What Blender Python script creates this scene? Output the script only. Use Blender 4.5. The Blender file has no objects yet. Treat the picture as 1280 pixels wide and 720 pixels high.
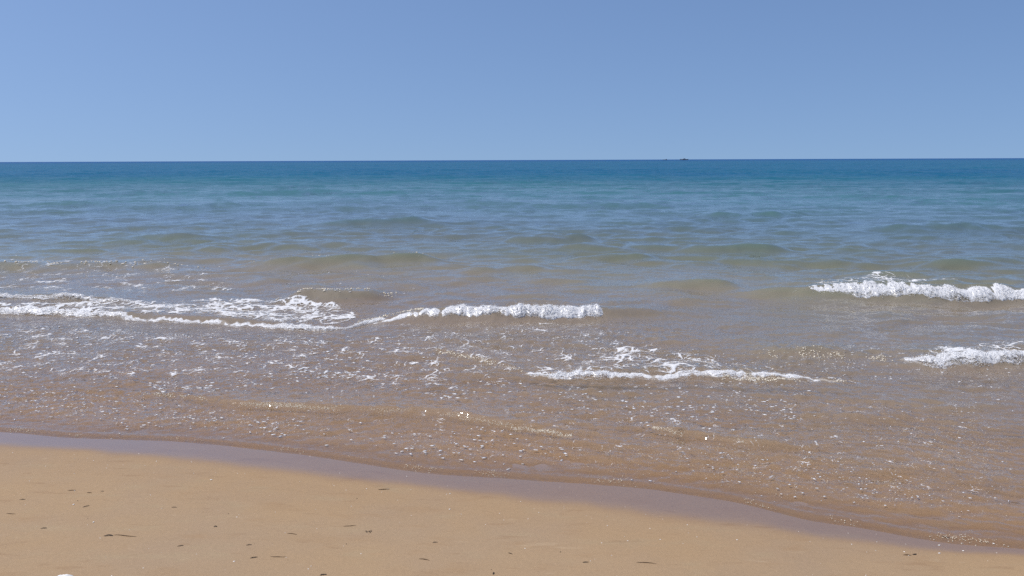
import bpy, bmesh, math, random
import numpy as np
from mathutils import Matrix, Vector, Euler

random.seed(7)
rng = np.random.default_rng(11)
S = bpy.context.scene
COL = S.collection
R = math.radians

# ------------------------------------------------------------------ camera
CAM_Z = 1.75
PITCH, ROLL = 9.05, -0.22
FPX = 1004.0                                   # focal length for a 1280 px wide frame
cam_data = bpy.data.cameras.new('camera')
cam = bpy.data.objects.new('camera', cam_data)
COL.objects.link(cam)
cam_data.sensor_width = 36.0
cam_data.lens = 36.0 * FPX / 1280.0
cam_data.clip_start = 0.05
cam_data.clip_end = 120000.0
CAM_R = Euler((R(90 - PITCH), 0, 0)).to_matrix() @ Matrix.Rotation(R(ROLL), 3, 'Z')
cam.matrix_world = Matrix.Translation((0, 0, CAM_Z)) @ CAM_R.to_4x4()
S.camera = cam

# ------------------------------------------------------------------ sky, sun, exposure
SUN_EL, SUN_AZ = 66.0, -98.0                   # azimuth: 0 = straight out to sea (+Y), negative = to the left
world = bpy.data.worlds.new('World')
S.world = world
world.use_nodes = True
wt = world.node_tree
bg = wt.nodes['Background']
sky = wt.nodes.new('ShaderNodeTexSky')
sky.sky_type = 'NISHITA'
sky.sun_disc = False
sky.sun_elevation = R(SUN_EL)
sky.sun_rotation = R(SUN_AZ)
sky.altitude = 0
sky.air_density = 1.0
sky.dust_density = 2.0
sky.ozone_density = 5.0
# the hazeless, even blue of the day: the sky's bright horizon band is kept below the sea's edge, and a slightly cool white balance
def wnode(op, vec):
    n = wt.nodes.new('ShaderNodeVectorMath'); n.operation = op
    if vec: n.inputs[1].default_value = vec
    return n
tcw = wt.nodes.new('ShaderNodeTexCoord')
q1, q2, q3, q4 = wnode('MULTIPLY', (1, 1, .95)), wnode('ADD', (0, 0, .155)), wnode('NORMALIZE', None), wnode('MULTIPLY', (.945, .985, 1.06))
wt.links.new(tcw.outputs['Generated'], q1.inputs[0]); wt.links.new(q1.outputs[0], q2.inputs[0])
wt.links.new(q2.outputs[0], q3.inputs[0]); wt.links.new(q3.outputs[0], sky.inputs[0])
wt.links.new(sky.outputs[0], q4.inputs[0]); wt.links.new(q4.outputs[0], bg.inputs[0])
bg.inputs[1].default_value = 0.131
sl = bpy.data.lights.new('sun', 'SUN')
sl.energy = 3.6
sl.angle = R(0.53)
sl.color = (1.0, 0.955, 0.89)
sun = bpy.data.objects.new('sun', sl)
COL.objects.link(sun)
sd = Vector((math.sin(R(SUN_AZ)) * math.cos(R(SUN_EL)), math.cos(R(SUN_AZ)) * math.cos(R(SUN_EL)), math.sin(R(SUN_EL))))
sun.rotation_euler = sd.to_track_quat('Z', 'Y').to_euler()
sun.location = sd * 50
S.view_settings.view_transform = 'Standard'
S.view_settings.look = 'None'
S.view_settings.exposure = 0.0
S.view_settings.gamma = 1.0
S.view_settings.use_curve_mapping = False
S.cycles.use_denoising = False                 # the fine grain of the water and sand is kept
S.cycles.max_bounces = 10
S.cycles.diffuse_bounces = 8
S.cycles.transmission_bounces = 8
S.cycles.transparent_max_bounces = 16
S.cycles.caustics_reflective = False

# ------------------------------------------------------------------ helpers
def ground_point(px, py, z=0.0):
    d = CAM_R @ Vector(((px - 640) / FPX, -(py - 360) / FPX, -1.0))
    t = (z - CAM_Z) / d.z
    return d.x * t, d.y * t

def hash2(ix, iy, seed):
    h = (ix.astype(np.int64) * 374761393 + iy.astype(np.int64) * 668265263 + seed * 974634777) & 0x7fffffff
    h = ((h ^ (h >> 13)) * 1274126177) & 0x7fffffff
    return ((h ^ (h >> 16)) & 0xffff) / 65535.0

def pnoise(x, y, seed=0):
    """2-D gradient noise, about -0.7 .. 0.7"""
    x = np.asarray(x, float); y = np.asarray(y, float)
    ix = np.floor(x); iy = np.floor(y)
    fx = x - ix; fy = y - iy
    ux = fx * fx * fx * (fx * (fx * 6 - 15) + 10)
    uy = fy * fy * fy * (fy * (fy * 6 - 15) + 10)
    def g(dx, dy):
        a = hash2(ix + dx, iy + dy, seed) * (2 * math.pi)
        return np.cos(a) * (fx - dx) + np.sin(a) * (fy - dy)
    a = g(0, 0); b = g(1, 0); c = g(0, 1); d = g(1, 1)
    return (a + (b - a) * ux) * (1 - uy) + (c + (d - c) * ux) * uy

def fbm(x, y, seed=0, octv=4):
    s = 0; a = 1.0
    for k in range(octv):
        s = s + a * pnoise(x * 2 ** k + 17.3 * k, y * 2 ** k - 9.1 * k, seed + k)
        a *= 0.5
    return s

def sstep(a, b, x):
    t = np.clip((x - a) / (b - a), 0, 1)
    return t * t * (3 - 2 * t)

def tag(o, label=None, cat=None, group=None, kind=None):
    if label: o['label'] = label
    if cat: o['category'] = cat
    if group: o['group'] = group
    if kind: o['kind'] = kind
    return o

def mesh_obj(name, verts, faces_flat, loop_n, mat, parent=None, smooth=True, attrs=None):
    """verts (n,3); faces_flat (m,loop_n) index array"""
    verts = np.asarray(verts, np.float32); f = np.asarray(faces_flat, np.int32)
    me = bpy.data.meshes.new(name)
    me.vertices.add(len(verts)); me.vertices.foreach_set('co', verts.ravel())
    m = len(f)
    me.loops.add(m * loop_n); me.loops.foreach_set('vertex_index', f.ravel())
    me.polygons.add(m)
    me.polygons.foreach_set('loop_start', np.arange(0, m * loop_n, loop_n, dtype=np.int32))
    me.polygons.foreach_set('loop_total', np.full(m, loop_n, np.int32))
    me.polygons.foreach_set('use_smooth', np.full(m, smooth, bool))
    for k, v in (attrs or {}).items():
        at = me.attributes.new(k, 'FLOAT', 'POINT')
        at.data.foreach_set('value', np.asarray(v, np.float32).ravel())
    me.update(calc_edges=True); me.validate()
    o = bpy.data.objects.new(name, me)
    COL.objects.link(o)
    if mat: me.materials.append(mat)
    if parent: o.parent = parent
    return o

def grid_faces(nr, nc):
    i = np.arange((nr - 1) * (nc - 1)); r = i // (nc - 1); c = i % (nc - 1)
    a = r * nc + c
    return np.stack([a, a + 1, a + nc + 1, a + nc], 1)

def compact(verts, faces, attrs):
    used = np.zeros(len(verts), bool); used[faces.ravel()] = True
    idx = np.cumsum(used) - 1
    return verts[used], idx[faces], {k: v[used] for k, v in attrs.items()}

# ------------------------------------------------------------------ the lie of the land and the water
def path(pts):
    w = sorted(ground_point(*p) for p in pts)
    return np.array([p[0] for p in w]), np.array([p[1] for p in w])

def smooth_interp(x, xs, ys):
    """piecewise cubic (monotone-ish) interpolation with linear ends"""
    x = np.asarray(x, float)
    m = np.gradient(ys, xs)
    i = np.clip(np.searchsorted(xs, x) - 1, 0, len(xs) - 2)
    h = xs[i + 1] - xs[i]; t = (x - xs[i]) / h
    tc = np.clip(t, 0, 1)
    r = ((2 * tc ** 3 - 3 * tc ** 2 + 1) * ys[i] + (tc ** 3 - 2 * tc ** 2 + tc) * h * m[i]
         + (-2 * tc ** 3 + 3 * tc ** 2) * ys[i + 1] + (tc ** 3 - tc ** 2) * h * m[i + 1])
    r = np.where(x < xs[0], ys[0] + (x - xs[0]) * m[0], r)
    return np.where(x > xs[-1], ys[-1] + (x - xs[-1]) * m[-1], r)

SHX, SHY = path([(-120, 533), (0, 537), (100, 545), (200, 548), (300, 556), (420, 571), (520, 586), (640, 595), (720, 600),
                 (820, 609), (930, 627), (1000, 644), (1070, 655), (1150, 670), (1280, 682), (1400, 698)])
WTX, WTY = path([(-120, 561), (0, 562), (150, 572), (280, 586), (420, 604), (520, 612), (640, 627), (740, 640), (820, 652),
                 (930, 664), (1040, 678), (1160, 692), (1280, 698), (1400, 712)])

def shore_s(x, y):
    return (y - smooth_interp(x, SHX, SHY) + 0.012 * pnoise(x * 3, y * 0 + 2.7, 5) + 0.007 * pnoise(x * 9, y * 0 + 1.1, 6)) * 0.95

def floor_z(x, y):
    s = shore_s(x, y)
    sw = np.clip(s, 0, None)
    dep = np.where(sw < 12, 0.030 * sw + 0.0042 * sw ** 2, 0.030 * 12 + 0.0042 * 144 + 0.075 * (sw - 12))
    dep = np.minimum(dep, 7.0)
    up = np.clip(-s, 0, None)
    rise = 0.045 * up
    rise = np.where(up > 8, 0.36 + 0.02 * (up - 8), rise)
    rise = np.minimum(rise, 2.2)
    z = rise - dep
    near = np.exp(-(y / 14.0) ** 2) * np.exp(-(x / 14.0) ** 2)
    z = z + near * (0.006 * fbm(x * 1.1, y * 1.6, 31, 3) * sstep(0.25, 0.9, -s)
                    + 0.012 * fbm(x * 0.8, y * 1.4, 41, 3) * sstep(0.2, 1.5, s)
                    + (0.0022 * np.sin((y + 0.3 * x) * 62 + 9 * pnoise(x * 1.7, y * 1.7, 51)) + .006 * pnoise(x * 7, y * 11, 52)) * sstep(0.1, 0.7, s) * np.exp(-np.clip(s, 0, 50) / 6))
    return z

# swells and breaking crests: base-line pixels, height (m), front width, back width
SWELLS = [
    # the lines that break
    ([(-200, 391), (-60, 391), (60, 392), (100, 394), (200, 401), (300, 407), (380, 411), (430, 409), (470, 403)], 0.075, .10, .75),
    ([(-200, 379), (0, 379), (60, 381), (110, 382), (190, 382)], 0.075, .12, .5),
    ([(430, 409), (470, 404), (520, 402), (640, 401), (755, 398), (860, 392)], 0.14, .15, .45),
    ([(900, 373), (960, 374), (1020, 373), (1150, 375), (1280, 374), (1500, 374)], 0.17, .17, .6),
    ([(1080, 460), (1130, 462), (1200, 461), (1280, 459), (1450, 456)], 0.085, .09, .55),
    ([(640, 474), (700, 475), (780, 474), (880, 473), (960, 474), (1060, 476)], 0.045, .07, .4),
    ([(930, 445), (980, 446), (1040, 447), (1110, 450)], 0.06, .10, .3),
    # thin swash lines
    ([(150, 491), (230, 497), (300, 508), (400, 512), (500, 516), (560, 521), (640, 535), (720, 546), (800, 556)], 0.036, .045, .25),
    ([(790, 536), (850, 543), (930, 556), (1010, 562)], 0.036, .045, .22),
    ([(530, 437), (580, 448), (660, 466)], 0.03, .06, .3),
    ([(760, 560), (860, 572), (950, 580), (1050, 592), (1180, 598), (1290, 604)], 0.012, .06, .2),
    ([(960, 520), (1060, 526), (1180, 518), (1290, 510)], 0.022, .08, .3),
    # unbroken olive swells
    ([(280, 338), (330, 337), (420, 335), (500, 332), (590, 331)], 0.16, .32, .7),
    ([(-200, 338), (0, 338), (120, 337), (240, 337), (300, 337)], 0.09, .3, .6),
    ([(335, 377), (370, 377), (430, 378), (500, 375)], 0.15, .19, .5),
    ([(690, 328), (760, 327), (840, 322)], 0.11, .3, .6),
    ([(840, 318), (900, 317), (1010, 315)], 0.14, .32, .7),
    ([(1040, 317), (1100, 316), (1160, 318)], 0.09, .3, .6),
    ([(860, 272), (920, 272), (1030, 270)], 0.24, .7, 1.6),
    ([(790, 362), (870, 364), (940, 362)], 0.12, .2, .5),
    ([(640, 354), (700, 355), (760, 354)], 0.06, .25, .5),
    ([(610, 303), (680, 304), (760, 300)], 0.13, .4, .9),
    ([(1140, 336), (1220, 333), (1300, 332)], 0.08, .3, .6),
    ([(140, 300), (210, 301), (290, 299)], 0.11, .4, .9),
    ([(380, 283), (460, 282), (560, 280)], 0.13, .6, 1.2),
    ([(100, 262), (200, 261), (330, 259)], 0.16, .8, 1.6),
    ([(460, 248), (560, 247), (640, 246)], 0.2, 1.2, 2.2),
    ([(1080, 290), (1180, 289), (1270, 287)], 0.13, .5, 1.1),
    ([(560, 345), (620, 343), (700, 340)], 0.07, .25, .5),
    ([(720, 383), (800, 382), (900, 378)], 0.05, .2, .5),
    ([(0, 318), (80, 317), (150, 315)], 0.08, .3, .7),
    ([(950, 402), (1080, 405), (1200, 400)], 0.035, .15, .4),
]
SW = []
for pts, h, wf, wb in SWELLS:
    xs, ys = path(pts)
    SW.append((xs, ys, h * (.92 if wf > .135 and h < .165 else .8), wf * (.78 if wf > .2 else 1), wb * (.8 if wf > .2 else 1)))

def swell_z(x, y):
    z = np.zeros_like(x)
    for k, (xs, ys, h, wf, wb) in enumerate(SW):
        L = xs[-1] - xs[0]; e = min(L * 0.28, 1.6)
        m = (x > xs[0] - 0.2) & (x < xs[-1] + 0.2) & (y > ys.min() - 4 * wf - .3) & (y < ys.max() + 4 * wb + .6)
        if not m.any(): continue
        xm = x[m]; ym = y[m]
        env = sstep(xs[0], xs[0] + e, xm) * sstep(xs[-1], xs[-1] - e, xm)
        env = env * (1 + 0.35 * pnoise(xm * 1.3, xm * 0 + k * 3.7, 70 + k))
        t = ym - smooth_interp(xm, xs, ys) - wf + 0.25 * wf * pnoise(xm * 3, xm * 0 + k, 90 + k)
        t = t + 0.10 * wf * pnoise(xm * 5, ym * 9, 190 + k)
        p = np.where(t < 0, np.exp(-(t / wf) ** 2), np.exp(-(t / wb) ** 2))
        z[m] += h * env * p
    return z

CHOP = []
for k in range(56):
    lam = 0.09 * (60 ** (k / 55.0)) * (0.9 + 0.2 * random.random())       # 0.09 .. 5.4 m
    th = R(-90 + random.gauss(0, 26))
    CHOP.append((lam, th, random.random() * 6.283))

for k in range(16):
    CHOP.append((3.0 * (6 ** (k / 15.0)) * (0.9 + 0.2 * random.random()), R(-90 + random.gauss(0, 20)), random.random() * 6.283))
CAPS = [(0.05 + .17 * random.random(), R(-82 + random.gauss(0, 42)), random.random() * 6.283) for k in range(26)]

def chop_z(x, y):
    z = np.zeros_like(x)
    s = np.clip(shore_s(x, y), 0, None)
    off = sstep(0.5, 9.0, s)
    d = np.hypot(x, y)
    foot = d * d / 1400.0 * 0.6
    wx = x + 0.25 * pnoise(x * 0.9, y * 0.9, 301); wy = y + 0.25 * pnoise(x * 0.9 + 5, y * 0.9, 302)
    gust = 0.75 + 0.6 * pnoise(x * 0.25, y * 0.18, 303)
    for lam, th, ph in CHOP:
        k = 2 * math.pi / lam
        a = lam * 0.0082 * (0.2 + 0.8 * off) if lam > 0.35 else lam * 0.0046 * (0.65 + 0.35 * off)
        if lam > 1.5: a = lam * 0.0034 * off
        grid = np.minimum(foot, np.where(d < 150, .5, 2.0))
        if lam > 5.4: a = lam * .0028 * sstep(8, 40, s)
        fade = sstep(lam * 0.9, lam * 0.35, grid) * sstep(470, 300, d)
        if not np.any(fade > 0.01): continue
        q = k * (math.cos(th) * wx + math.sin(th) * wy) + ph
        z += a * fade * (np.sin(q) + 0.28 * np.sin(2 * q + 1.2))
    sm = s < 7.0
    if sm.any():
        xx, yy, zz = wx[sm], wy[sm], np.zeros(int(sm.sum()))
        for lam, th, ph in CAPS:
            k = 2 * math.pi / lam
            zz += lam * .0098 * sstep(lam * 1.1, lam * .45, foot[sm]) * np.sin(k * (math.cos(th) * xx + math.sin(th) * yy) + ph)
        z[sm] += zz * sstep(7.0, 2.5, s[sm]) * (.8 + 1.1 * pnoise(xx * 1.1, yy * 1.4, 305))
    lim = sstep(0.0, 0.22, s)
    return z * gust * lim

def eta(x, y):
    x = np.asarray(x, float); y = np.asarray(y, float)
    s = shore_s(x, y)
    lip = 0.005 * np.exp(-((s - 0.03) / 0.035) ** 2)
    return swell_z(x, y) + chop_z(x, y) + lip + 0.002

# ------------------------------------------------------------------ materials
def new_mat(name):
    m = bpy.data.materials.new(name); m.use_nodes = True
    nt = m.node_tree
    for n in list(nt.nodes): nt.nodes.remove(n)
    out = nt.nodes.new('ShaderNodeOutputMaterial')
    return m, nt, out

class NT:
    def __init__(s, nt): s.nt = nt
    def n(s, typ, **kw):
        nd = s.nt.nodes.new(typ)
        for k, v in kw.items(): setattr(nd, k, v)
        return nd
    def put(s, sock, v):
        if isinstance(v, bpy.types.NodeSocket): s.nt.links.new(v, sock)
        elif v is not None: sock.default_value = v
    def math(s, op, a, b=None, c=None, clamp=False):
        nd = s.n('ShaderNodeMath', operation=op, use_clamp=clamp)
        s.put(nd.inputs[0], a); s.put(nd.inputs[1], b); s.put(nd.inputs[2], c)
        return nd.outputs[0]
    def vmath(s, op, a, b=None, scale=None):
        nd = s.n('ShaderNodeVectorMath', operation=op)
        s.put(nd.inputs[0], a)
        if b is not None: s.put(nd.inputs[1], b)
        if scale is not None: s.put(nd.inputs[3], scale)
        return nd.outputs[0]
    def noise(s, vec, scale, detail=2.0, rough=0.5, dist=0.0):
        nd = s.n('ShaderNodeTexNoise')
        s.put(nd.inputs['Vector'], vec); nd.inputs['Scale'].default_value = scale
        nd.inputs['Detail'].default_value = detail; nd.inputs['Roughness'].default_value = rough
        nd.inputs['Distortion'].default_value = dist
        return nd
    def ramp(s, fac, stops, interp='LINEAR'):
        nd = s.n('ShaderNodeValToRGB'); cr = nd.color_ramp; cr.interpolation = interp
        while len(cr.elements) < len(stops): cr.elements.new(0.5)
        for e, (p, c) in zip(cr.elements, stops):
            e.position = p; e.color = tuple(c) + (1,) if len(c) == 3 else c
        s.put(nd.inputs[0], fac)
        return nd.outputs[0]
    def mapr(s, v, a, b, c=0.0, d=1.0, smooth=True):
        nd = s.n('ShaderNodeMapRange', interpolation_type='SMOOTHSTEP' if smooth else 'LINEAR')
        s.put(nd.inputs[0], v)
        for i, q in enumerate((a, b, c, d)): s.put(nd.inputs[1 + i], q)
        return nd.outputs[0]
    def mixc(s, f, a, b, mode='MIX'):
        nd = s.n('ShaderNodeMix', data_type='RGBA', blend_type=mode)
        s.put(nd.inputs[0], f); s.put(nd.inputs[6], a); s.put(nd.inputs[7], b)
        return nd.outputs[2]
    def attr(s, name):
        return s.n('ShaderNodeAttribute', attribute_name=name).outputs['Fac']

def rgba(r, g, b): return (r, g, b, 1)

# --- sand
def make_sand():
    m, nt, out = new_mat('beach_sand'); t = NT(nt)
    pos = t.n('ShaderNodeNewGeometry').outputs['Position']
    wet = t.attr('wet')
    n1 = t.noise(pos, 1.1, 4, 0.55)
    st = t.n('ShaderNodeMapping'); st.inputs['Scale'].default_value = (0.6, 1.6, 1); nt.links.new(pos, st.inputs[0])
    n2 = t.noise(st.outputs[0], 4.5, 5, 0.6)
    n3 = t.noise(pos, 420, 2, 0.7)
    n4 = t.noise(pos, 60, 3, 0.6)
    base = t.mixc(t.mapr(n1.outputs[0], .32, .68), rgba(.340, .229, .127), rgba(.318, .222, .136))
    base = t.mixc(t.mapr(n2.outputs[0], .52, .75, 0, .55), base, rgba(.296, .186, .098))
    base = t.mixc(t.mapr(n2.outputs[0], .28, .45, .5, 0), base, rgba(.332, .246, .147))
    st2 = t.n('ShaderNodeMapping'); st2.inputs['Scale'].default_value = (2.2, 9, 1); st2.inputs['Rotation'].default_value = (0, 0, .25); nt.links.new(pos, st2.inputs[0])
    n5 = t.noise(st2.outputs[0], 1.6, 4, .6, .6)
    base = t.mixc(t.mapr(n5.outputs[0], .60, .70, 0, .38), base, rgba(.25, .155, .085))
    base = t.mixc(t.mapr(n5.outputs[0], .36, .27, 0, .40), base, rgba(.42, .315, .20))
    gr = t.math('ADD', t.math('MULTIPLY', n3.outputs[0], .42), t.math('MULTIPLY', n4.outputs[0], .20))
    gr = t.math('ADD', gr, .69)
    base = t.mixc(1.0, base, gr, 'MULTIPLY')
    wetc = t.mixc(1.0, base, rgba(.72, .65, .63), 'MULTIPLY')
    sz = t.n('ShaderNodeSeparateXYZ'); nt.links.new(pos, sz.inputs[0])
    wetc = t.mixc(t.mapr(sz.outputs[2], -.002, -.012, 0, 1), wetc, t.mixc(1.0, base, rgba(.87, .80, .75), 'MULTIPLY'))
    col = t.mixc(wet, base, wetc)
    p = t.n('ShaderNodeBsdfPrincipled')
    nt.links.new(col, p.inputs['Base Color'])
    t.put(p.inputs['Roughness'], t.mapr(wet, 0, 1, .75, .30))
    p.inputs['IOR'].default_value = 1.4
    t.put(p.inputs['Specular IOR Level'], t.mapr(wet, 0, 1, .22, .5))
    t.put(p.inputs['Coat Weight'], t.mapr(wet, .35, 1, 0, 1))
    p.inputs['Coat Roughness'].default_value = .07
    p.inputs['Coat IOR'].default_value = 1.33
    b = t.n('ShaderNodeBump'); b.inputs['Distance'].default_value = .01
    t.put(b.inputs['Strength'], t.mapr(wet, 0, .8, .34, .05))
    hh = t.math('ADD', t.math('MULTIPLY', n3.outputs[0], .35), t.math('MULTIPLY', n4.outputs[0], .5))
    hh = t.math('ADD', hh, t.math('MULTIPLY', n2.outputs[0], 1.5))
    nt.links.new(hh, b.inputs['Height'])
    nt.links.new(b.outputs[0], p.inputs['Normal'])
    nt.links.new(p.outputs[0], out.inputs[0])
    return m

# --- water
def make_water():
    m, nt, out = new_mat('sea_water'); t = NT(nt)
    g = t.n('ShaderNodeNewGeometry'); pos = g.outputs['Position']; nrm = g.outputs['Normal']
    dep = t.attr('depth')
    sep = t.n('ShaderNodeSeparateXYZ'); nt.links.new(pos, sep.inputs[0])
    dist = t.vmath('LENGTH', pos); dist = nt.nodes[-1].outputs['Value']
    def mapped(sx, sy, rot=0):
        mp = t.n('ShaderNodeMapping'); mp.inputs['Scale'].default_value = (sx, sy, 1)
        mp.inputs['Rotation'].default_value = (0, 0, rot); nt.links.new(pos, mp.inputs[0]); return mp.outputs[0]
    # ripples of the surface as tilts of the normal
    def tilt(nd, sx, sy):
        v = t.vmath('SUBTRACT', nd.outputs['Color'], (.5, .5, .5))
        return t.vmath('MULTIPLY', v, (sx, sy, 0))
    ra = tilt(t.noise(mapped(30, 42), 1, 3, .6), .9, 1.2)
    rb = tilt(t.noise(mapped(2.8, 5.5, .12), 1, 3, .65), .40, .80)
    rc = tilt(t.noise(mapped(.5, 1.1, -.06), 1, 4, .7), .8, 1.7)
    # gusts: long bands of rougher and smoother water
    gust = t.noise(mapped(.05, .02, .03), 1, 9, .72).outputs[0]
    gust2 = t.noise(mapped(.11, .42, -.05), 1, 3, .6).outputs[0]
    gm = t.math('ADD', t.mapr(gust, .33, .67, .65, 1.25), t.mapr(gust2, .3, .7, -.18, .22))
    near = t.mapr(dist, 4, 16, 1.0, .25)
    mid = t.mapr(dist, 6, 34, .28, .75)
    far = t.mapr(dist, 12, 70, .0, 1)
    calm = t.mapr(dep, 0, .03, .35, 1.25)
    near = t.math('MULTIPLY', near, calm)
    tl = t.vmath('ADD', t.vmath('SCALE', ra, scale=near), t.vmath('SCALE', rb, scale=mid))
    tl = t.vmath('ADD', tl, t.vmath('SCALE', rc, scale=far))
    tl = t.vmath('SCALE', tl, scale=gm)
    N = t.vmath('NORMALIZE', t.vmath('ADD', nrm, tl))
    fr = t.n('ShaderNodeFresnel'); fr.inputs['IOR'].default_value = 1.33; nt.links.new(N, fr.inputs['Normal'])
    gl = t.n('ShaderNodeBsdfGlossy'); nt.links.new(N, gl.inputs['Normal'])
    gl.inputs['Color'].default_value = (1, 1, 1, 1)
    t.put(gl.inputs['Roughness'], t.mapr(dist, 5, 80, .07, .16))
    # water body: clear over the sand in the shallows, then suspended sand, then blue-green depth
    dn = t.math('DIVIDE', dep, 7.0)
    body = t.ramp(dn, [(0.0, (.47, .362, .275)), (.04, (.270, .214, .162)), (.11, (.142, .142, .100)), (.20, (.088, .117, .122)),
                       (.36, (.050, .130, .148)), (.75, (.022, .105, .165)), (1.0, (.012, .090, .175))])
    bn = t.noise(mapped(.04, .03, .02), 1, 8, .68).outputs[0]
    body = t.mixc(t.mapr(bn, .38, .65, 0, .5), body, t.mixc(1.0, body, rgba(.75, 1.15, .9), 'MULTIPLY'))
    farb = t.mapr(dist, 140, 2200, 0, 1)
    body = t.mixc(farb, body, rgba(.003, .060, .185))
    op = t.math('SUBTRACT', 1.0, t.math('POWER', 2.71828, t.math('MULTIPLY', dep, -4.5)))
    tr = t.n('ShaderNodeBsdfTransparent')
    comb = t.n('ShaderNodeCombineColor')
    for i, k in enumerate((-.30, -.30, -.40)):
        t.put(comb.inputs[i], t.math('POWER', 2.71828, t.math('MULTIPLY', dep, k)))
    nt.links.new(comb.outputs[0], tr.inputs[0])
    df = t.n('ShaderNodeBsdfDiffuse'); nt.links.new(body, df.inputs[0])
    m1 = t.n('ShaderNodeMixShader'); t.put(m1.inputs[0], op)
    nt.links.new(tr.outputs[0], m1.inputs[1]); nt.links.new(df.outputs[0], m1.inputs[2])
    m2 = t.n('ShaderNodeMixShader'); t.put(m2.inputs[0], t.math('MULTIPLY', fr.outputs[0], t.mapr(dist, 22, 85, 1.0, .31)))
    nt.links.new(m1.outputs[0], m2.inputs[1]); nt.links.new(gl.outputs[0], m2.inputs[2])
    nt.links.new(m2.outputs[0], out.inputs[0])
    return m

# --- foam
def make_foam(name, alpha=False, col=(.93, .935, .94)):
    m, nt, out = new_mat(name); t = NT(nt)
    pos = t.n('ShaderNodeNewGeometry').outputs['Position']
    n = t.noise(pos, 160, 3, .65).outputs[0]
    c = t.mixc(t.mapr(n, .3, .7), rgba(col[0] * .86, col[1] * .85, col[2] * .84), rgba(*col))
    df = t.n('ShaderNodeBsdfDiffuse'); nt.links.new(c, df.inputs[0])
    tl = t.n('ShaderNodeBsdfTranslucent'); nt.links.new(c, tl.inputs[0])
    mx = t.n('ShaderNodeMixShader'); mx.inputs[0].default_value = .28
    nt.links.new(df.outputs[0], mx.inputs[1]); nt.links.new(tl.outputs[0], mx.inputs[2])
    gl = t.n('ShaderNodeBsdfGlossy'); gl.inputs['Roughness'].default_value = .22
    g2 = t.n('ShaderNodeMixShader'); g2.inputs[0].default_value = .06
    nt.links.new(mx.outputs[0], g2.inputs[1]); nt.links.new(gl.outputs[0], g2.inputs[2])
    b = t.n('ShaderNodeBump'); b.inputs['Strength'].default_value = .35; b.inputs['Distance'].default_value = .004
    nt.links.new(n, b.inputs['Height'])
    for s in (df, tl, gl): nt.links.new(b.outputs[0], s.inputs['Normal'])
    sh = g2.outputs[0]
    if alpha:
        a = t.attr('cover')
        n2 = t.noise(pos, 90, 3, .7).outputs[0]
        f = t.mapr(t.math('ADD', a, t.math('MULTIPLY', t.math('SUBTRACT', n2, .5), .9)), .22, .62)
        tr = t.n('ShaderNodeBsdfTransparent')
        m3 = t.n('ShaderNodeMixShader'); nt.links.new(f, m3.inputs[0])
        nt.links.new(tr.outputs[0], m3.inputs[1]); nt.links.new(sh, m3.inputs[2]); sh = m3.outputs[0]
    nt.links.new(sh, out.inputs[0])
    return m

def make_plain(name, c1, c2, scale=40, rough=.7, spec=.3, bump=.3, bdist=.003):
    m, nt, out = new_mat(name); t = NT(nt)
    tc = t.n('ShaderNodeTexCoord').outputs['Object']
    n = t.noise(tc, scale, 4, .6).outputs[0]
    p = t.n('ShaderNodeBsdfPrincipled')
    nt.links.new(t.mixc(t.mapr(n, .3, .7), rgba(*c1), rgba(*c2)), p.inputs['Base Color'])
    p.inputs['Roughness'].default_value = rough; p.inputs['Specular IOR Level'].default_value = spec
    b = t.n('ShaderNodeBump'); b.inputs['Strength'].default_value = bump; b.inputs['Distance'].default_value = bdist
    nt.links.new(n, b.inputs['Height']); nt.links.new(b.outputs[0], p.inputs['Normal'])
    nt.links.new(p.outputs[0], out.inputs[0])
    return m

M_SAND = make_sand()
M_WATER = make_water()
M_FOAM = make_foam('sea_foam')
M_LACE = make_foam('foam_lace', alpha=True)
M_GLINT = make_foam('glints', col=(.90, .82, .66))  # warm cream puts golden sun glints into the foam colour
M_WEED = make_plain('dried_seaweed', (.020, .013, .008), (.060, .036, .018), 120, .65, .3)
M_TWIG = make_plain('brown_twig', (.075, .045, .024), (.13, .08, .045), 200, .8, .2)
M_STONE = make_plain('white_stone', (.62, .60, .55), (.80, .79, .75), 30, .8, .25, .6, .006)
M_SHELL = make_plain('shell_white', (.72, .68, .60), (.88, .86, .82), 90, .35, .5)
M_HULL = make_plain('dark_hull_paint', (.05, .065, .095), (.065, .08, .11), .5, .5, .4)
M_CABIN = make_plain('pale_cabin_paint', (.42, .42, .40), (.52, .52, .50), .5, .5, .4)
M_GLASS = make_plain('dark_window', (.01, .012, .016), (.015, .018, .022), 1, .15, .5)
M_MAST = make_plain('mast_grey', (.20, .21, .22), (.26, .27, .28), 1, .5, .4)

# ------------------------------------------------------------------ sand: one sheet
def row_series(y0, y1, first, k, dmin):
    ys = [y0]
    while ys[-1] < y1:
        y = ys[-1]; ys.append(y + max(dmin, k * y * y / 1400.0))
    return ys

rows = list(-np.geomspace(1, 3000, 22)[::-1]) + [0.0, .7, 1.2] + row_series(1.6, 60, 0, 1.2, .02)
rows += list(np.geomspace(66, 60000, 46))
rows = np.array(rows)
u = np.linspace(-1, 1, 560)
u = np.concatenate([-np.geomspace(1.06, 900, 22)[::-1], u, np.geomspace(1.06, 900, 22)])
YY = np.repeat(rows[:, None], len(u), 1)
XX = u[None, :] * (0.72 * np.abs(rows[:, None]) + 1.6)
XX = np.clip(XX, -60000, 60000)
x = XX.ravel(); y = YY.ravel()
z = floor_z(x, y)
ss = shore_s(x, y)
bw = (smooth_interp(x, SHX, SHY) - smooth_interp(x, WTX, WTY)).clip(.08, .6)
edge = -ss / (bw * 0.95) + 0.10 * pnoise(x * 2.2, y * 2.2, 8) + 0.05 * pnoise(x * 8, y * 8, 9)
wet = sstep(1.32, 0.55, edge)
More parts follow.
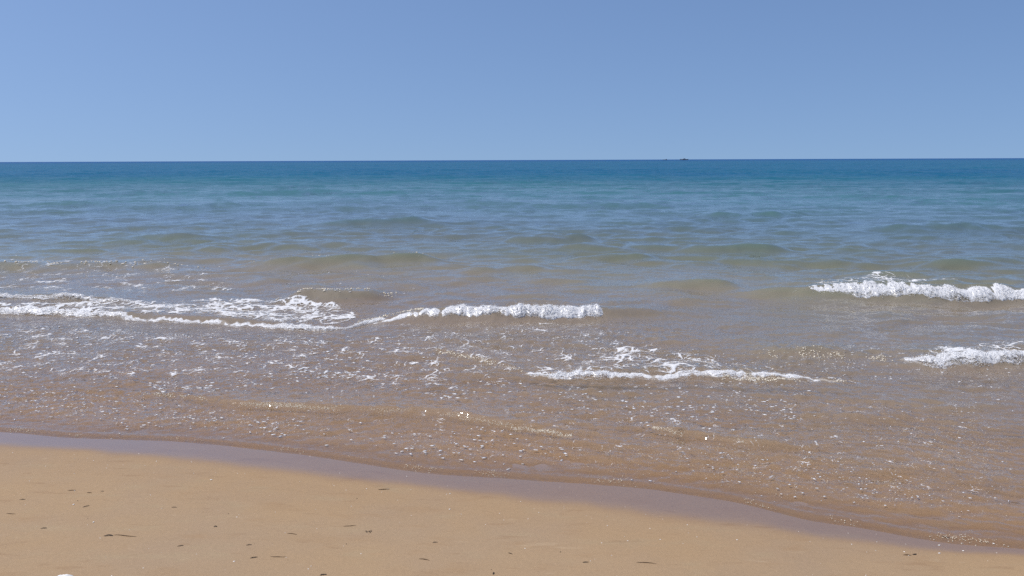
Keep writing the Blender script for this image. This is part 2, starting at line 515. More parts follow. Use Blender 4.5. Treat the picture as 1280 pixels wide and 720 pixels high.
damp = 0.16 * sstep(2.8, 1.0, edge + 0.5 * pnoise(x * .9, y * .9, 19))
wet = np.maximum(wet, damp)
sand = mesh_obj('sand', np.stack([x, y, z], 1), grid_faces(len(rows), len(u)), 4, M_SAND, attrs={'wet': wet})
tag(sand, 'smooth golden sand beach with a wet strip at the water edge', 'sand', kind='structure')

# ------------------------------------------------------------------ sea
rows = row_series(1.9, 36, 0, .5, .008) + list(np.arange(36.5, 150, .5)) + list(np.arange(151, 480, 2.0)) + list(np.geomspace(486, 60000, 70))
rows = np.array(rows)
u = np.linspace(-1, 1, 1300)
u = np.concatenate([-np.geomspace(1.03, 400, 24)[::-1], u, np.geomspace(1.03, 400, 24)])
YY = np.repeat(rows[:, None], len(u), 1)
XX = np.clip(u[None, :] * (0.70 * rows[:, None] + 0.7), -60000, 60000)
x = XX.ravel(); y = YY.ravel()
ss = shore_s(x, y)
z = eta(x, y)
fz = floor_z(x, y)
dep = np.clip(z - fz, 0, 8)
keep = ss > -0.12
f = grid_faces(len(rows), len(u))
f = f[keep[f].all(1)]
v, f, at = compact(np.stack([x, y, z], 1), f, {'depth': dep})
sea = mesh_obj('sea', v, f, 4, M_WATER, attrs=at)
tag(sea, 'calm blue green sea with small waves running onto the beach', 'sea', kind='structure')

# ------------------------------------------------------------------ foam builders
ICO = None
def ico_template():
    global ICO
    bm = bmesh.new(); bmesh.ops.create_icosphere(bm, subdivisions=1, radius=1.0)
    v = np.array([q.co[:] for q in bm.verts]); f = np.array([[q.index for q in p.verts] for p in bm.faces]); bm.free()
    ICO = (v, f)
ico_template()

def blobs(cx, cy, cz, r, flat=.75, jit=.35, stretch=1.0):
    """many lumpy little foam clots: returns verts, tris"""
    n = len(cx); v0, f0 = ICO
    k = len(v0)
    sc = np.stack([r * (stretch + .5 * rng.random(n)), r * (.8 + .4 * rng.random(n)), r * flat * (.7 + .6 * rng.random(n))], 1)
    a = rng.random(n) * math.pi if stretch < 1.5 else rng.normal(0, .5, n)
    ca, sa = np.cos(a), np.sin(a)
    V = v0[None] * (1 + jit * (rng.random((n, k, 1)) - .5)) * sc[:, None, :]
    X = V[..., 0] * ca[:, None] - V[..., 1] * sa[:, None]; Y = V[..., 0] * sa[:, None] + V[..., 1] * ca[:, None]
    V = np.stack([X + cx[:, None], Y + cy[:, None], V[..., 2] + cz[:, None]], 2).reshape(-1, 3)
    F = (f0[None] + (np.arange(n) * k)[:, None, None]).reshape(-1, 3)
    return V, F

def lace_mesh(name, poly_fn, bbox, res, parent=None, seed=0, lift=.006, mat=None, fine=1.0):
    """web of foam lying on the water where poly_fn(x,y) in 0..1 says how much there is"""
    x0, x1, y0, y1 = bbox
    nx = int((x1 - x0) / res[0]) + 1; ny = int((y1 - y0) / res[1]) + 1
    gx = np.linspace(x0, x1, nx); gy = np.linspace(y0, y1, ny)
    Xg, Yg = np.meshgrid(gx, gy)
    x = Xg.ravel(); y = Yg.ravel()
    wgt = poly_fn(x, y)
    wx = x + .05 * pnoise(x * 7, y * 7, seed + 1) + .02 * pnoise(x * 21, y * 21, seed + 2)
    wy = y + .07 * pnoise(x * 7 + 3, y * 7, seed + 3) + .02 * pnoise(x * 21 + 3, y * 21, seed + 4)
    r1 = 1 - np.abs(pnoise(wx * 4.5 * fine, wy * 3.6 * fine, seed + 5)) * 3.2
    r2 = 1 - np.abs(pnoise(wx * 10 * fine, wy * 8 * fine, seed + 6)) * 3.0
    web = np.maximum(r1, r2 * .85)
    patch = .5 + 1.1 * pnoise(x * 2.3 * fine, y * 2.0 * fine, seed + 7) + .5 * pnoise(x * 6 * fine, y * 5 * fine, seed + 8)
    cov = web * .85 + patch * .42 - (1.36 - 1.05 * wgt)
    cov = np.where(wgt < .02, -1, cov)
    cov = np.clip(cov * 1.6, 0, 1)
    f = grid_faces(ny, nx)
    f = f[(cov[f] > 0.02).any(1)]
    if len(f) == 0: return None
    V = np.stack([x, y, np.zeros_like(x)], 1)
    V, f, at = compact(V, f, {'cover': cov})
    V[:, 2] = eta(V[:, 0], V[:, 1]) + lift + .010 * at['cover'] * (1 + pnoise(V[:, 0] * 40, V[:, 1] * 40, seed + 9))
    return mesh_obj(name, V, f, 4, mat or M_LACE, parent, attrs=at)

def roll_mesh(name, pts, h, depth, taper, density, seed, parent=None, cover=.62, clots=1400, rr=(.006, .020)):
    """tumbling white water along a crest: a lumpy roll crusted with clots and a little spray"""
    xs, ys = path(pts)
    L = xs[-1] - xs[0]; nu = int(L / .006); nv = 30
    uu = np.linspace(xs[0], xs[-1], nu); yb = smooth_interp(uu, xs, ys)
    env = sstep(xs[0], xs[0] + taper[0], uu) * sstep(xs[-1], xs[-1] - taper[1], uu)
    env = env ** .6 * (1 + .7 * pnoise(uu * 2.1, uu * 0 + seed, seed) + .7 * pnoise(uu * 6, uu * 0 + seed, seed + 1) + .5 * pnoise(uu * 17, uu * 0 + seed, seed + 9)) * density(uu)
    env = np.clip(env, .02, None)
    yb = yb + .06 * pnoise(uu * 3, uu * 0, seed + 2) + .05 * pnoise(uu * 10, uu * 0, seed + 3) + .02 * pnoise(uu * 27, uu * 0, seed + 8)
    vv = np.linspace(0, math.pi, nv)
    U, Vv = np.meshgrid(uu, vv, indexing='ij')
    E = env[:, None]
    t = depth * (1 - np.cos(Vv)) / 2 * E ** .5
    bil = 0; amp = 1.0; us = U + .03 * pnoise(U * 9, Vv * 2, seed + 20)
    for q in range(3):
        bil = bil + amp * (np.abs(pnoise(us * 11 * 2 ** q, Vv * 2.2 * 2 ** q, seed + 4 + q)) * 2.2 - .55); amp *= .55
    lump = .19 * bil + .30 * pnoise(U * 5, Vv * 1.2, seed + 5)
    hz = h * E * np.sin(Vv) ** .8 * (1 + .9 * lump) - .006
    Y = yb[:, None] + t - .035 * lump * np.sin(Vv) * E
    X = U + .006 * pnoise(U * 30, Vv * 5, seed + 6)
    Z = eta(X.ravel(), Y.ravel()).reshape(X.shape) * .9 + hz
    verts = np.stack([X, Y, Z], 2).reshape(-1, 3)
    quads = grid_faces(nu, nv)
    tris = np.concatenate([quads[:, [0, 1, 2]], quads[:, [0, 2, 3]]])
    # clots on the surface, more along the top
    pe = np.clip(env, 0, 2); pe = pe / pe.sum()
    iu = rng.choice(nu, clots, p=pe); iv = np.clip((rng.normal(.46, .20, clots) * nv), 0, nv - 1).astype(int)
    r = rng.uniform(rr[0], rr[1], clots) * np.clip(env[iu], .3, 1.2) ** .5
    P = verts.reshape(nu, nv, 3)[iu, iv]
    up = np.where(rng.random(clots) < .30, rng.random(clots) ** 2 * h * .8, 0) * np.clip(env[iu], 0, 1)
    r = np.where(up > 0, r * .45, r)
    bv, bf = blobs(P[:, 0] + rng.normal(0, .016, clots), P[:, 1] + rng.normal(0, .022, clots), P[:, 2] + up + .3 * r, r, .8, .35)
    V = np.concatenate([verts, bv]); F = np.concatenate([tris, bf + len(verts)])
    cv = np.clip(cover + .25 * bil + .10 * np.sin(Vv) - .20 * (np.cos(Vv) > .55) + .35 * pnoise(U * 3.1, Vv * 1.1, seed + 30), 0, 1).ravel()
    cv = np.concatenate([cv, np.ones(len(bv))])
    return mesh_obj(name, V, F, 3, M_LACE, parent, attrs={'cover': cv})

def poly_weight(px_poly, soft=.10, rag=.18, seed=0):
    """soft-edged weight inside a ground polygon given by pixels of the photograph's view of the water"""
    P = np.array([ground_point(*p) for p in px_poly])
    def fn(x, y):
        inside = np.zeros(x.shape, bool); dmin = np.full(x.shape, 1e9)
        wx = x + rag * pnoise(x * 2.5, y * 2.5, seed + 60); wy = y + rag * pnoise(x * 2.5 + 9, y * 2.5, seed + 61)
        n = len(P)
        for i in range(n):
            ax, ay = P[i]; bx, by = P[(i + 1) % n]
            c = (ay > wy) != (by > wy)
            with np.errstate(divide='ignore', invalid='ignore'):
                inside ^= c & (wx < (bx - ax) * (wy - ay) / (by - ay + 1e-12) + ax)
            ex, ey = bx - ax, by - ay
            tt = np.clip(((wx - ax) * ex + (wy - ay) * ey) / (ex * ex + ey * ey + 1e-12), 0, 1)
            dmin = np.minimum(dmin, np.hypot(wx - ax - tt * ex, wy - ay - tt * ey))
        return np.where(inside, sstep(0, soft, dmin), 0)
    bb = (P[:, 0].min() - .3, P[:, 0].max() + .3, P[:, 1].min() - .3, P[:, 1].max() + .3)
    return fn, bb

one = lambda u: np.ones_like(u)
def lace(parent, px_poly, amount, seed, soft=.12, name='foam_lace', res=(.009, .013), front=None):
    fn, bb = poly_weight(px_poly, soft, .16, seed)
    o = lace_mesh(name, lambda x, y: fn(x, y) * amount, bb, res, parent, seed, fine=1.5)
    if o: o['kind'] = 'stuff'
    return o

# ------------------------------------------------------------------ breaking waves, each a thing of its own
w = roll_mesh('breaking_wave', [(448, 407), (500, 402), (560, 401), (640, 401), (700, 400), (757, 398)], .041, .19, (.5, .10),
              lambda u: .35 + .75 * sstep(-1.25, -.3, u), 400, cover=.72, clots=5200, rr=(.0016, .0050))
tag(w, 'short breaking wave in the middle with a clean white crest ending in an olive shoulder', 'breaking wave', 'waves breaking on the beach')
lace(w, [(480, 404), (600, 403), (740, 401), (770, 408), (640, 410), (500, 411)], .48, 410)

w = roll_mesh('breaking_wave', [(985, 372), (1030, 373), (1070, 374), (1130, 374), (1200, 375), (1280, 374), (1380, 374)], .041, .26, (.8, .3),
              one, 500, cover=.74, clots=6000, rr=(.002, .006))
tag(w, 'thick white breaking wave farthest out on the right', 'breaking wave', 'waves breaking on the beach')
lace(w, [(1010, 362), (1040, 352), (1070, 346), (1120, 347), (1160, 352), (1190, 358), (1210, 366), (1100, 372), (1030, 371)], .60, 510)

w = roll_mesh('breaking_wave', [(1126, 454), (1150, 460), (1200, 461), (1280, 459), (1360, 457)], .048, .24, (.15, .3), lambda u: .75 * one(u), 600, cover=.60, clots=4200, rr=(.0016, .005))
tag(w, 'white breaking wave nearer the beach at the right edge, under a larger one', 'breaking wave', 'waves breaking on the beach')
lace(w, [(1135, 452), (1160, 440), (1220, 432), (1300, 424), (1380, 424), (1380, 458), (1280, 458), (1180, 458)], .68, 610)

w = roll_mesh('breaking_wave', [(656, 468), (680, 474), (740, 475), (800, 474), (880, 473), (960, 474), (1056, 476)], .024, .13, (.12, .5),
              lambda u: .55 + .55 * sstep(1.0, .3, u), 700, cover=.62, clots=4200, rr=(.0014, .004))
tag(w, 'low spent wave right of centre, its thin white edge fading to the right', 'breaking wave', 'waves breaking on the beach')
lace(w, [(668, 470), (720, 450), (740, 434), (800, 432), (870, 440), (900, 452), (960, 464), (1000, 472), (880, 473), (760, 474)], .60, 710)

w = roll_mesh('breaking_wave', [(-150, 392), (-60, 392), (40, 393), (100, 395), (200, 403), (300, 409), (380, 413), (430, 412), (458, 406), (486, 402)], .032, .17, (.2, .25),
              lambda u: .38 + .55 * sstep(-2.9, -1.9, u) + .35 * sstep(-4.2, -5.0, u), 800, cover=.56, clots=7000, rr=(.0015, .005))
tag(w, 'long curling wave on the left with a broad sheet of lacy foam behind its edge', 'breaking wave', 'waves breaking on the beach')
lace(w, [(-120, 384), (60, 385), (170, 378), (300, 373), (420, 378), (450, 392), (440, 410), (360, 410), (260, 404), (140, 396), (-120, 392)], .74, 810)

w = roll_mesh('breaking_wave', [(-150, 380), (-40, 380), (40, 382), (100, 383), (180, 382)], .034, .18, (.2, .7), one, 900, cover=.42, clots=2400, rr=(.0018, .0055))
tag(w, 'small white crest at the left edge just behind the long curling wave', 'breaking wave', 'waves breaking on the beach')

# ------------------------------------------------------------------ loose foam on the water (countless)
def blob_field(regions):
    cx, cy, rr = [], [], []
    for poly, n, r0, r1, clump in regions:
        P = np.array([ground_point(*p) for p in poly])
        fn, bb = poly_weight(poly, .25, .25, 3)
        got = 0; guard = 0
        while got < n and guard < 60:
            guard += 1
            x = rng.uniform(bb[0], bb[1], 6000); y = rng.uniform(bb[2], bb[3], 6000)
            w = fn(x, y) * np.clip(.5 + clump * .8 * fbm(x * 1.6, y * 1.3, 77, 3), .02, 1)
            k = rng.random(6000) < w * .6
            x = x[k][:n - got]; y = y[k][:n - got]
            r = r0 + (r1 - r0) * rng.random(len(x)) ** 2.6
            cx.append(x); cy.append(y); rr.append(r); got += len(x)
    return np.concatenate(cx), np.concatenate(cy), np.concatenate(rr)

FLECKS = [
    ([(-60, 402), (120, 402), (300, 415), (440, 418), (560, 420), (660, 470), (640, 500), (400, 505), (200, 490), (-60, 500)], 1654, 0.0018, 0.0108, 1.2),
    ([(-60, 470), (200, 495), (400, 516), (600, 530), (740, 560), (700, 592), (500, 580), (300, 550), (100, 540), (-60, 530)], 954, 0.0010, 0.0076, 1.2),
    ([(470, 408), (760, 405), (860, 430), (700, 455), (660, 465), (520, 440)], 444, 0.0018, 0.0089, 1.0),
    ([(600, 480), (1060, 480), (1000, 540), (820, 545), (640, 520)], 572, 0.0014, 0.0089, 1.0),
    ([(720, 545), (1000, 560), (1290, 600), (1290, 655), (1050, 640), (880, 612), (740, 598)], 413, 0.0007, 0.0054, 1.0),
    ([(1060, 425), (1290, 465), (1290, 520), (1120, 480), (960, 470)], 266, 0.0014, 0.0076, 1.2),
    ([(900, 500), (1290, 500), (1290, 590), (1000, 560)], 133, 0.0010, 0.0063, 1.0),
    ([(0, 320), (480, 335), (560, 380), (460, 385), (200, 370), (0, 368)], 190, 0.0021, 0.0114, 1.4),
    ([(800, 435), (1120, 440), (1060, 470), (830, 466)], 318, 0.0014, 0.0076, 1.0),
    ([(330, 462), (470, 460), (480, 478), (350, 476)], 113, 0.0028, 0.0140, .6),
    ([(190, 470), (300, 490), (290, 500), (180, 490)], 56, 0.0028, 0.0140, .6),
]
bx, by, br = blob_field(FLECKS)
tx, ty, trr = blob_field([([(-60, 500), (300, 515), (700, 550), (1000, 520), (1290, 520), (1290, 660), (1050, 640), (880, 612), (640, 592), (300, 552), (-60, 534)], 4200, .0009, .0026, .7)])  # tiny beads over the shallows, standing in for sun sparkle
bz = eta(bx, by)
V, F = blobs(bx, by, bz + br * .10, br, .25, .9, 1.9)
fl = mesh_obj('foam_flecks', V, F, 3, M_FOAM)
tag(fl, 'countless white foam flecks drifting on the shallow water', 'foam flecks', kind='stuff')

# bright bubbles of the sun, shaped as cream foam beads, strung along the thin swash lines and the water's very edge
def line_blobs(pts, n, r0, r1, spread, z_extra=.0, clump=6.0):
    xs, ys = path(pts)
    x = rng.uniform(xs[0], xs[-1], n * 4)
    k = rng.random(n * 4) < np.clip(.55 + 1.6 * pnoise(x * clump, x * 0 + .5, int(n)), .0, 1)
    x = x[k][:n]
    y = smooth_interp(x, xs, ys) + rng.normal(0, spread, len(x))
    return x, y, rng.uniform(r0, r1, len(x))
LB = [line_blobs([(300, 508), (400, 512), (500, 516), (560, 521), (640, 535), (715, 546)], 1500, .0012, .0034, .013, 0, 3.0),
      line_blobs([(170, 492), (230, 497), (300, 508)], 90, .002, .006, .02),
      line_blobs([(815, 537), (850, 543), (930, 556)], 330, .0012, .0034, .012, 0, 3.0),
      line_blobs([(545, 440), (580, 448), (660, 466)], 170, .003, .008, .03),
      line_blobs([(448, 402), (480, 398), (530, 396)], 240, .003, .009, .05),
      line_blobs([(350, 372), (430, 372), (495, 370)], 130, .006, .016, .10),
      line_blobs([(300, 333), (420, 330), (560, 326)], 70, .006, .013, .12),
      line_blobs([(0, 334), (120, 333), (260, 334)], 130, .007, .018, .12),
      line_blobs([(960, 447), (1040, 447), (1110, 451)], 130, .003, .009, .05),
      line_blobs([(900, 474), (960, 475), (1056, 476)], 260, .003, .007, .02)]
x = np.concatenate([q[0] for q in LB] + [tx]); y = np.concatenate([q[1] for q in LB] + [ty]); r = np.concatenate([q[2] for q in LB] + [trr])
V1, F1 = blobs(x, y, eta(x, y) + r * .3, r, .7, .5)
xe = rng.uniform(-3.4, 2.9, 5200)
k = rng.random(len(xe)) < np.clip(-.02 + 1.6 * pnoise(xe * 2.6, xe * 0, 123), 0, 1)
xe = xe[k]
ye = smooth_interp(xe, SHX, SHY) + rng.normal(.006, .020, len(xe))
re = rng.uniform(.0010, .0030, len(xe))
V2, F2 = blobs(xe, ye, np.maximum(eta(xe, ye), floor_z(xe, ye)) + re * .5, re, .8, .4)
fb = mesh_obj('glint_beads', np.concatenate([V1, V2]), np.concatenate([F1, F2 + len(V1)]), 3, M_GLINT)
tag(fb, 'strings of tiny cream bubbles along the thin swash lines and the water edge', 'glints', kind='stuff')

# thin scattered web of foam left on the water
fw, bb = poly_weight([(-80, 400), (140, 403), (320, 414), (470, 418), (700, 404), (770, 412), (900, 440), (1130, 470), (1300, 470), (1300, 500), (1000, 490),
                      (660, 480), (640, 500), (480, 500), (300, 490), (-80, 480)], .4, .3, 21)
lace_mesh('foam_streaks', lambda x, y: fw(x, y) * .50, bb, (.006, .009), None, 930, fine=2.4)
tag(bpy.data.objects['foam_streaks'], 'thin broken streaks of white foam floating between the waves', 'foam streaks', kind='stuff')
fw3, bb3 = poly_weight([(-60, 470), (200, 490), (480, 500), (700, 495), (1000, 490), (1290, 510), (1290, 640), (1050, 630), (880, 603), (640, 585), (300, 546), (-60, 526)], .3, .3, 23)
o = lace_mesh('foam_streaks', lambda x, y: fw3(x, y) * .40, bb3, (.005, .006), None, 990, fine=5.0, lift=.004)
tag(o, 'short broken dashes of foam on the shallowest water', 'foam streaks', kind='stuff')
fw2, bb2 = poly_weight([(-60, 325), (160, 327), (300, 335), (330, 352), (300, 372), (150, 372), (-60, 370)], .4, .3, 22)
o = lace_mesh('foam_streaks', lambda x, y: fw2(x, y) * .50, bb2, (.011, .020), None, 960, fine=1.5)
tag(o, 'faint foam streaks on the blue water behind the long left wave', 'foam streaks', kind='stuff')

# ------------------------------------------------------------------ on the sand
def on_sand(px, py):
    z = 0.1
    for _ in range(6):
        x, y = ground_point(px, py, z)
        z = float(floor_z(np.array([x]), np.array([y]))[0])
    return x, y, z

def ribbon(name, pts, wid, thick, mat, parent=None, lift=0.0, seed=0):
    """a curled strip of weed or a twig: rounded section swept along points (x,y,height above sand)"""
    P = np.array(pts, float)
    n = 6 * (len(P) - 1) + 1
    tt = np.linspace(0, len(P) - 1, n); i = np.clip(tt.astype(int), 0, len(P) - 2); f = (tt - i)[:, None]
    m = np.gradient(P, axis=0)
    Q = ((2 * f ** 3 - 3 * f ** 2 + 1) * P[i] + (f ** 3 - 2 * f ** 2 + f) * m[i] + (-2 * f ** 3 + 3 * f ** 2) * P[i + 1] + (f ** 3 - f ** 2) * m[i + 1])
    T = np.gradient(Q, axis=0); T /= np.linalg.norm(T, axis=1)[:, None] + 1e-9
    side = np.cross(T, [0, 0, 1]); side /= np.linalg.norm(side, axis=1)[:, None] + 1e-9
    up = np.cross(side, T)
    q = np.linspace(0, 1, n); prof = np.clip(np.sin(np.pi * np.clip(q * .94 + .03, 0, 1)), .12, 1) ** .6
    prof = prof * (1 + .5 * pnoise(q * 5, q * 0 + seed, seed + 1))
    k = 8; a = np.arange(k) * 2 * math.pi / k
    V = (Q[:, None] + side[:, None] * (np.cos(a)[None, :, None] * wid / 2 * prof[:, None, None])
         + up[:, None] * (np.sin(a)[None, :, None] * thick / 2 * prof[:, None, None])).reshape(-1, 3)
    F = []
    for j in range(n - 1):
        for c in range(k):
            F.append((j * k + c, j * k + (c + 1) % k, (j + 1) * k + (c + 1) % k, (j + 1) * k + c))
    o = mesh_obj(name, V, F, 4, mat, parent)
    return o

def strand(name, px, py, length, wid, ang, curl, lift, mat, seed, thick=None):
    """one strand lying at a pixel's spot on the sand, its origin there"""
    x0, y0, z0 = on_sand(px, py)
    r = random.Random(seed)
    pts = []; a = R(ang); x = -math.cos(a) * length / 2; y = -math.sin(a) * length / 2
    n = 5
    for i in range(n):
        q = i / (n - 1)
        zz = float(floor_z(np.array([x0 + x]), np.array([y0 + y]))[0]) - z0
        pts.append((x, y, zz + (thick or wid) * .40 + lift * math.sin(math.pi * min(1, q * 1.1)) ** 1.5))
        a += R(curl) / (n - 1) + R(r.uniform(-14, 14))
        x += math.cos(a) * length / (n - 1); y += math.sin(a) * length / (n - 1)
    o = ribbon(name, pts, wid, thick or wid * .45, mat, seed=seed % 97)
    o.location = (x0, y0, z0)
    return o

GW = 'seaweed scraps on the sand'
WEEDS = [  # px, py, length, width, angle, curl, lift, label
    (136, 669, .034, .012, 22, -50, .006, 'largest black seaweed curl on the sand, at the near end of a long thin stalk'),
    (107, 633, .026, .008, 48, -10, .004, 'slanting black seaweed scrap above a tiny white shell on the left of the sand'),
    (55, 660, .024, .008, 28, -35, .004, 'dark seaweed scrap lying left of the curl that has the long stalk'),
    (28, 624, .024, .007, 30, -40, .004, 'dark seaweed scrap nearest the left edge of the sand'),
    (225, 682, .022, .007, 36, -50, .004, 'hooked dark seaweed scrap right of the curl that has the long stalk'),
    (269, 658, .014, .010, 40, -60, .006, 'stubby black seaweed knot standing alone on the sand'),
    (317, 697, .026, .008, 24, -40, .004, 'dark arched seaweed scrap ending in a faint twig near the bottom of the sand'),
    (311, 681, .020, .007, 20, -20, .003, 'short dark seaweed scrap just above the arched one with a faint twig'),
    (403, 718, .024, .009, 34, -50, .005, 'black seaweed curl cut by the bottom edge, left of the middle'),
    (617, 717, .016, .010, 60, 40, .006, 'small black seaweed knot at the bottom edge near the middle'),
    (218, 634, .022, .006, 10, -20, .003, 'thin brownish seaweed scrap right of the slanting black one'),
    (128, 614, .014, .006, 20, -30, .003, 'small dark seaweed scrap just below the wet strip on the left'),
    (1182, 672, .028, .009, -32, 15, .004, 'dark seaweed scrap stranded on the wet strip at the right'),
    (1144, 694, .020, .009, -10, 40, .006, 'broken dark seaweed clump on dry sand below the right wet strip'),
    (544, 678, .020, .006, 8, -20, .003, 'faint brown seaweed scrap right of the lone tangled clump'),
    (638, 692, .018, .006, -20, 10, .003, 'small brown seaweed scrap on the sand straight below the frame centre'),
    (732, 703, .022, .007, 4, -30, .003, 'small brown seaweed scrap left of a long curved twig'),
]
for i, (px, py, L, wd, an, cu, li, lab) in enumerate(WEEDS):
    tag(strand('seaweed_scrap', px, py, L * 1.25, wd * .60, math.degrees(math.atan(math.tan(R(an)) / .5)), cu, li * .25, M_WEED, 40 + i), lab, 'seaweed', GW)
TWIGS = [
    (158, 668.5, .115, .0035, 2, 4, 'long thin brown stalk trailing right from the largest black seaweed curl'),
    (531, 698, .050, .0035, 14, -22, 'bent brown twig alone near the middle of the bottom sand'),
    (480, 612, .062, .0045, 2, 10, 'straight dark twig lying at the upper rim of the sand by the wet strip'),
    (808, 704, .085, .0032, -8, -18, 'long gently curved brown twig on the sand right of the middle'),
    (366, 667, .050, .0030, 6, -12, 'fine pale brown twig between the black knot and the tangled clump'),
    (437, 658, .060, .0028, 0, -6, 'faint straight brown twig left of the tangled clump'),
    (112, 616, .030, .0035, 0, -14, 'short thin brown twig left of a small dark scrap under the wet strip'),
    (348, 696, .070, .0028, 0, 2, 'faint twig trailing right from the arched dark seaweed scrap'),
    (90, 613, .044, .0036, 8, -6, 'pale thin twig highest on the left sand'),
    (1134, 694, .036, .0040, 0, 20, 'dark twig beside the broken seaweed clump at the lower right'),
    (14, 642, .05, .0028, 0, 0, 'faint brown twig at the left edge of the sand'),
]
for i, (px, py, L, wd, an, cu, lab) in enumerate(TWIGS):
    tag(strand('twig', px, py, L, wd, an, cu, .001, M_TWIG, 90 + i, thick=wd * .8), lab, 'twig', 'thin twigs on the sand')

# the tangled clump: three strands in one
t0 = bpy.data.objects.new('seaweed_clump', None); COL.objects.link(t0)
cx, cy, cz = on_sand(462, 665); t0.location = (cx, cy, cz)
tag(t0, 'tangled little clump of brown seaweed strands on the sand left of the middle', 'seaweed', GW)
for i, (dx, dy, an, cu) in enumerate(((0, .004, 15, -110), (.006, -.006, -30, 120), (-.006, 0, 60, 90))):
    o = strand('strand', 462, 665, .024, .0038, an, cu, .004, M_WEED, 150 + i)
    o.parent = t0; o.location = (dx, dy, 0)

# tiny flecks of weed that nothing tells apart
proto = strand('seaweed_fleck', 30, 640, .010, .0045, 20, -40, .002, M_WEED, 201)
SPOTS = [(130, 645), (150, 644), (45, 646), (53, 644), (110, 648), (87, 670), (156, 674), (130, 661), (97, 626), (198, 625), (144, 627), (269, 635), (286, 642),
         (340, 651), (376, 654), (304, 674), (318, 680), (276, 692), (347, 695), (360, 698), (446, 623), (441, 621), (463, 604), (440, 668), (433, 680),
         (574, 705), (575, 654), (480, 652), (614, 712), (1023, 691), (1045, 683), (1252, 712), (700, 690), (60, 613), (2, 620), (200, 684), (254, 640), (125, 582)][::2] + [
         (215, 593), (98, 574), (26, 576), (360, 700)][::1]
SPOTS = SPOTS[::2]
for i, (px, py) in enumerate(SPOTS):
    o = proto if i == 0 else proto.copy()
    if i: COL.objects.link(o)
    o.location = on_sand(px, py); o.rotation_euler = (0, 0, random.uniform(-.5, .9)); s = random.uniform(.3, .7); o.scale = (s, s, s)
    tag(o, 'tiny dark seaweed fleck, a mere speck on the smooth sand', 'seaweed fleck', 'tiny seaweed flecks on the sand')

# white stone at the bottom edge
def lumpy(name, sx, sy, sz, seed, mat, sub=4, amp=.25):
    bm = bmesh.new(); bmesh.ops.create_icosphere(bm, subdivisions=sub, radius=1.0)
    co = np.array([q.co[:] for q in bm.verts])
    d = 1 + amp * (pnoise(co[:, 0] * 1.7 + co[:, 2], co[:, 1] * 1.7, seed) + .5 * pnoise(co[:, 0] * 4 + co[:, 2] * 3, co[:, 1] * 4, seed + 1)) \
        + amp * .3 * pnoise(co[:, 0] * 11 + co[:, 2] * 7, co[:, 1] * 11, seed + 2)
    for q, k in zip(bm.verts, d): q.co = Vector((q.co.x * sx * k, q.co.y * sy * k, q.co.z * sz * k))
    me = bpy.data.meshes.new(name); bm.to_mesh(me); bm.free()
    me.polygons.foreach_set('use_smooth', np.ones(len(me.polygons), bool))
    me.materials.append(mat)
    o = bpy.data.objects.new(name, me); COL.objects.link(o); return o
st = lumpy('white_stone', .040, .032, .022, 12, M_STONE)
x, y, z = on_sand(78, 728); st.location = (x, y, z + .006)
tag(st, 'white stone half cut off by the bottom left edge of the sand', 'stone')

# shell bits: the few that read, then grit
SHELLS = [(117, 653, 'small white shell bit under the slanting black seaweed scrap'), (92, 631, 'white shell bit left of the slanting black seaweed scrap'),
          (1174, 692, 'white shell bit on the dry rim below the right wet strip'), (264, 600, 'white shell bit high on the sand close to the wet strip on the left'),
          (1204, 689, 'flat pale shell on the wet strip farthest right of the strip\'s shells'), (1174, 682, 'flat pale shell on the wet strip just right of the stranded seaweed'),
          (1242, 680, 'upright white shell glinting at the water edge on the right'), (562, 637, 'white shell bit on sand just below the wet strip at the middle')]
for i, (px, py, lab) in enumerate(SHELLS):
    o = lumpy('shell', random.uniform(.004, .007), random.uniform(.003, .004), .002, 300 + 5 * i, M_SHELL, 2, .5)
    x, y, z = on_sand(px, py); o.location = (x, y, z + .002); o.rotation_euler = (0, 0, random.uniform(0, 3))
    tag(o, lab, 'shell', 'shell bits on the sand')
gx = rng.uniform(-3.6, 3.2, 5200); gy = rng.uniform(2.3, 4.7, 5200)
s = shore_s(gx, gy)
bwid = (smooth_interp(gx, SHX, SHY) - smooth_interp(gx, WTX, WTY))
pr = .10 + .9 * np.exp(-((-s - bwid * 1.05) / .09) ** 2) * np.clip(.3 + 1.8 * pnoise(gx * 1.5, gx * 0, 44), 0, 1) + .25 * np.exp(-((-s - .55) / .12) ** 2)
k = (rng.random(5200) < pr * .45) & (s < -.02)
gx, gy = gx[k], gy[k]; gr_ = rng.uniform(.0008, .0026, len(gx))
V, F = blobs(gx, gy, floor_z(gx, gy) + gr_ * .3, gr_, .6, .6, 1.2)
tag(mesh_obj('shell_grit', V, F, 3, M_SHELL, smooth=False), 'countless pale shell crumbs sprinkled over the sand', 'shell grit', kind='stuff')

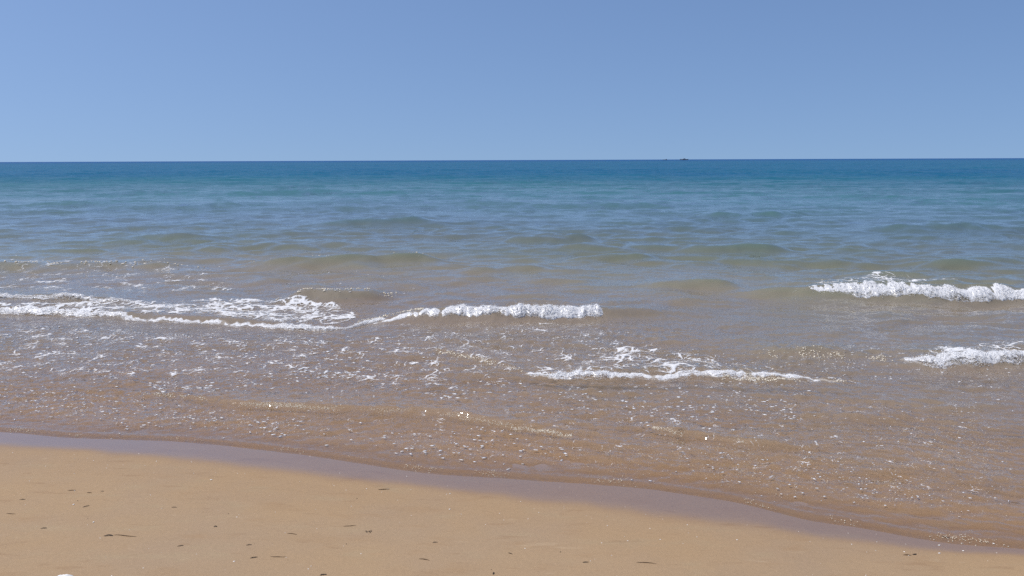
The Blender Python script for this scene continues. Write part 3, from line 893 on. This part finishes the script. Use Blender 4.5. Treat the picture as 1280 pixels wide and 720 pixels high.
# ------------------------------------------------------------------ two far boats on the horizon
def prism(name, outline, w0, mat, parent, taper=.0):
    """side outline (x,z) given width, narrowed toward the ends of the hull"""
    bm = bmesh.new(); xs = [p[0] for p in outline]; x0, x1 = min(xs), max(xs)
    L = []; Rr = []
    for (a, b) in outline:
        q = (a - x0) / (x1 - x0); wv = w0 / 2 * (1 - taper * abs(2 * q - 1) ** 3)
        L.append(bm.verts.new((a, -wv, b))); Rr.append(bm.verts.new((a, wv, b)))
    n = len(outline)
    bm.faces.new(L); bm.faces.new(Rr[::-1])
    for i in range(n): bm.faces.new((L[i], Rr[i], Rr[(i + 1) % n], L[(i + 1) % n]))
    bmesh.ops.recalc_face_normals(bm, faces=bm.faces)
    me = bpy.data.meshes.new(name); bm.to_mesh(me); bm.free(); me.materials.append(mat)
    o = bpy.data.objects.new(name, me); COL.objects.link(o); o.parent = parent; return o

def boat(px, dist, label, sc, big):
    d = CAM_R @ Vector(((px - 640) / FPX, -(200 - 360) / FPX, -1.0)); k = dist / d.y
    e = bpy.data.objects.new('boat', None); COL.objects.link(e); e.location = (d.x * k, dist, 0); e.scale = (sc,) * 3
    tag(e, label, 'boat', 'far boats on the horizon')
    prism('hull', [(-9, -.6), (8, -.6), (10.4, 2.0), (9.6, 2.1), (5, 1.7), (-8.4, 1.6), (-9.4, 1.9)], 5, M_HULL, e, .75)
    if big:
        c = prism('cabin', [(-3.8, 1.6), (3.4, 1.6), (3.0, 2.9), (-3.6, 2.9)], 3.4, M_CABIN, e)
        prism('wheelhouse', [(-.5, 2.9), (2.2, 2.9), (1.9, 3.9), (-.5, 3.9)], 2.6, M_CABIN, c)
        prism('window', [(-.3, 3.2), (1.8, 3.2), (1.7, 3.6), (-.3, 3.6)], 2.7, M_GLASS, c)
        prism('mast', [(-.9, 2.9), (-.7, 2.9), (-.75, 5.4), (-.85, 5.4)], .15, M_MAST, e)
        prism('gantry', [(-7.6, 1.6), (-7.2, 1.6), (-6.4, 3.2), (-6.7, 3.2)], 2.4, M_HULL, e)
    else:
        c = prism('cabin', [(3.5, 1.6), (8.0, 1.6), (7.4, 3.7), (3.9, 3.7)], 3.0, M_HULL, e)
        prism('window', [(4.2, 2.6), (7.3, 2.6), (7.2, 3.2), (4.3, 3.2)], 3.1, M_GLASS, c)
        prism('mast', [(5.4, 3.7), (5.7, 3.7), (5.6, 5.4), (5.5, 5.4)], .2, M_MAST, e)
    return e
boat(855, 2300, 'larger far boat on the horizon with a dark hull and a pale cabin amidships', 1.25, True)
boat(831, 2500, 'smaller dark boat on the horizon with its cabin at the right end', .75, False)
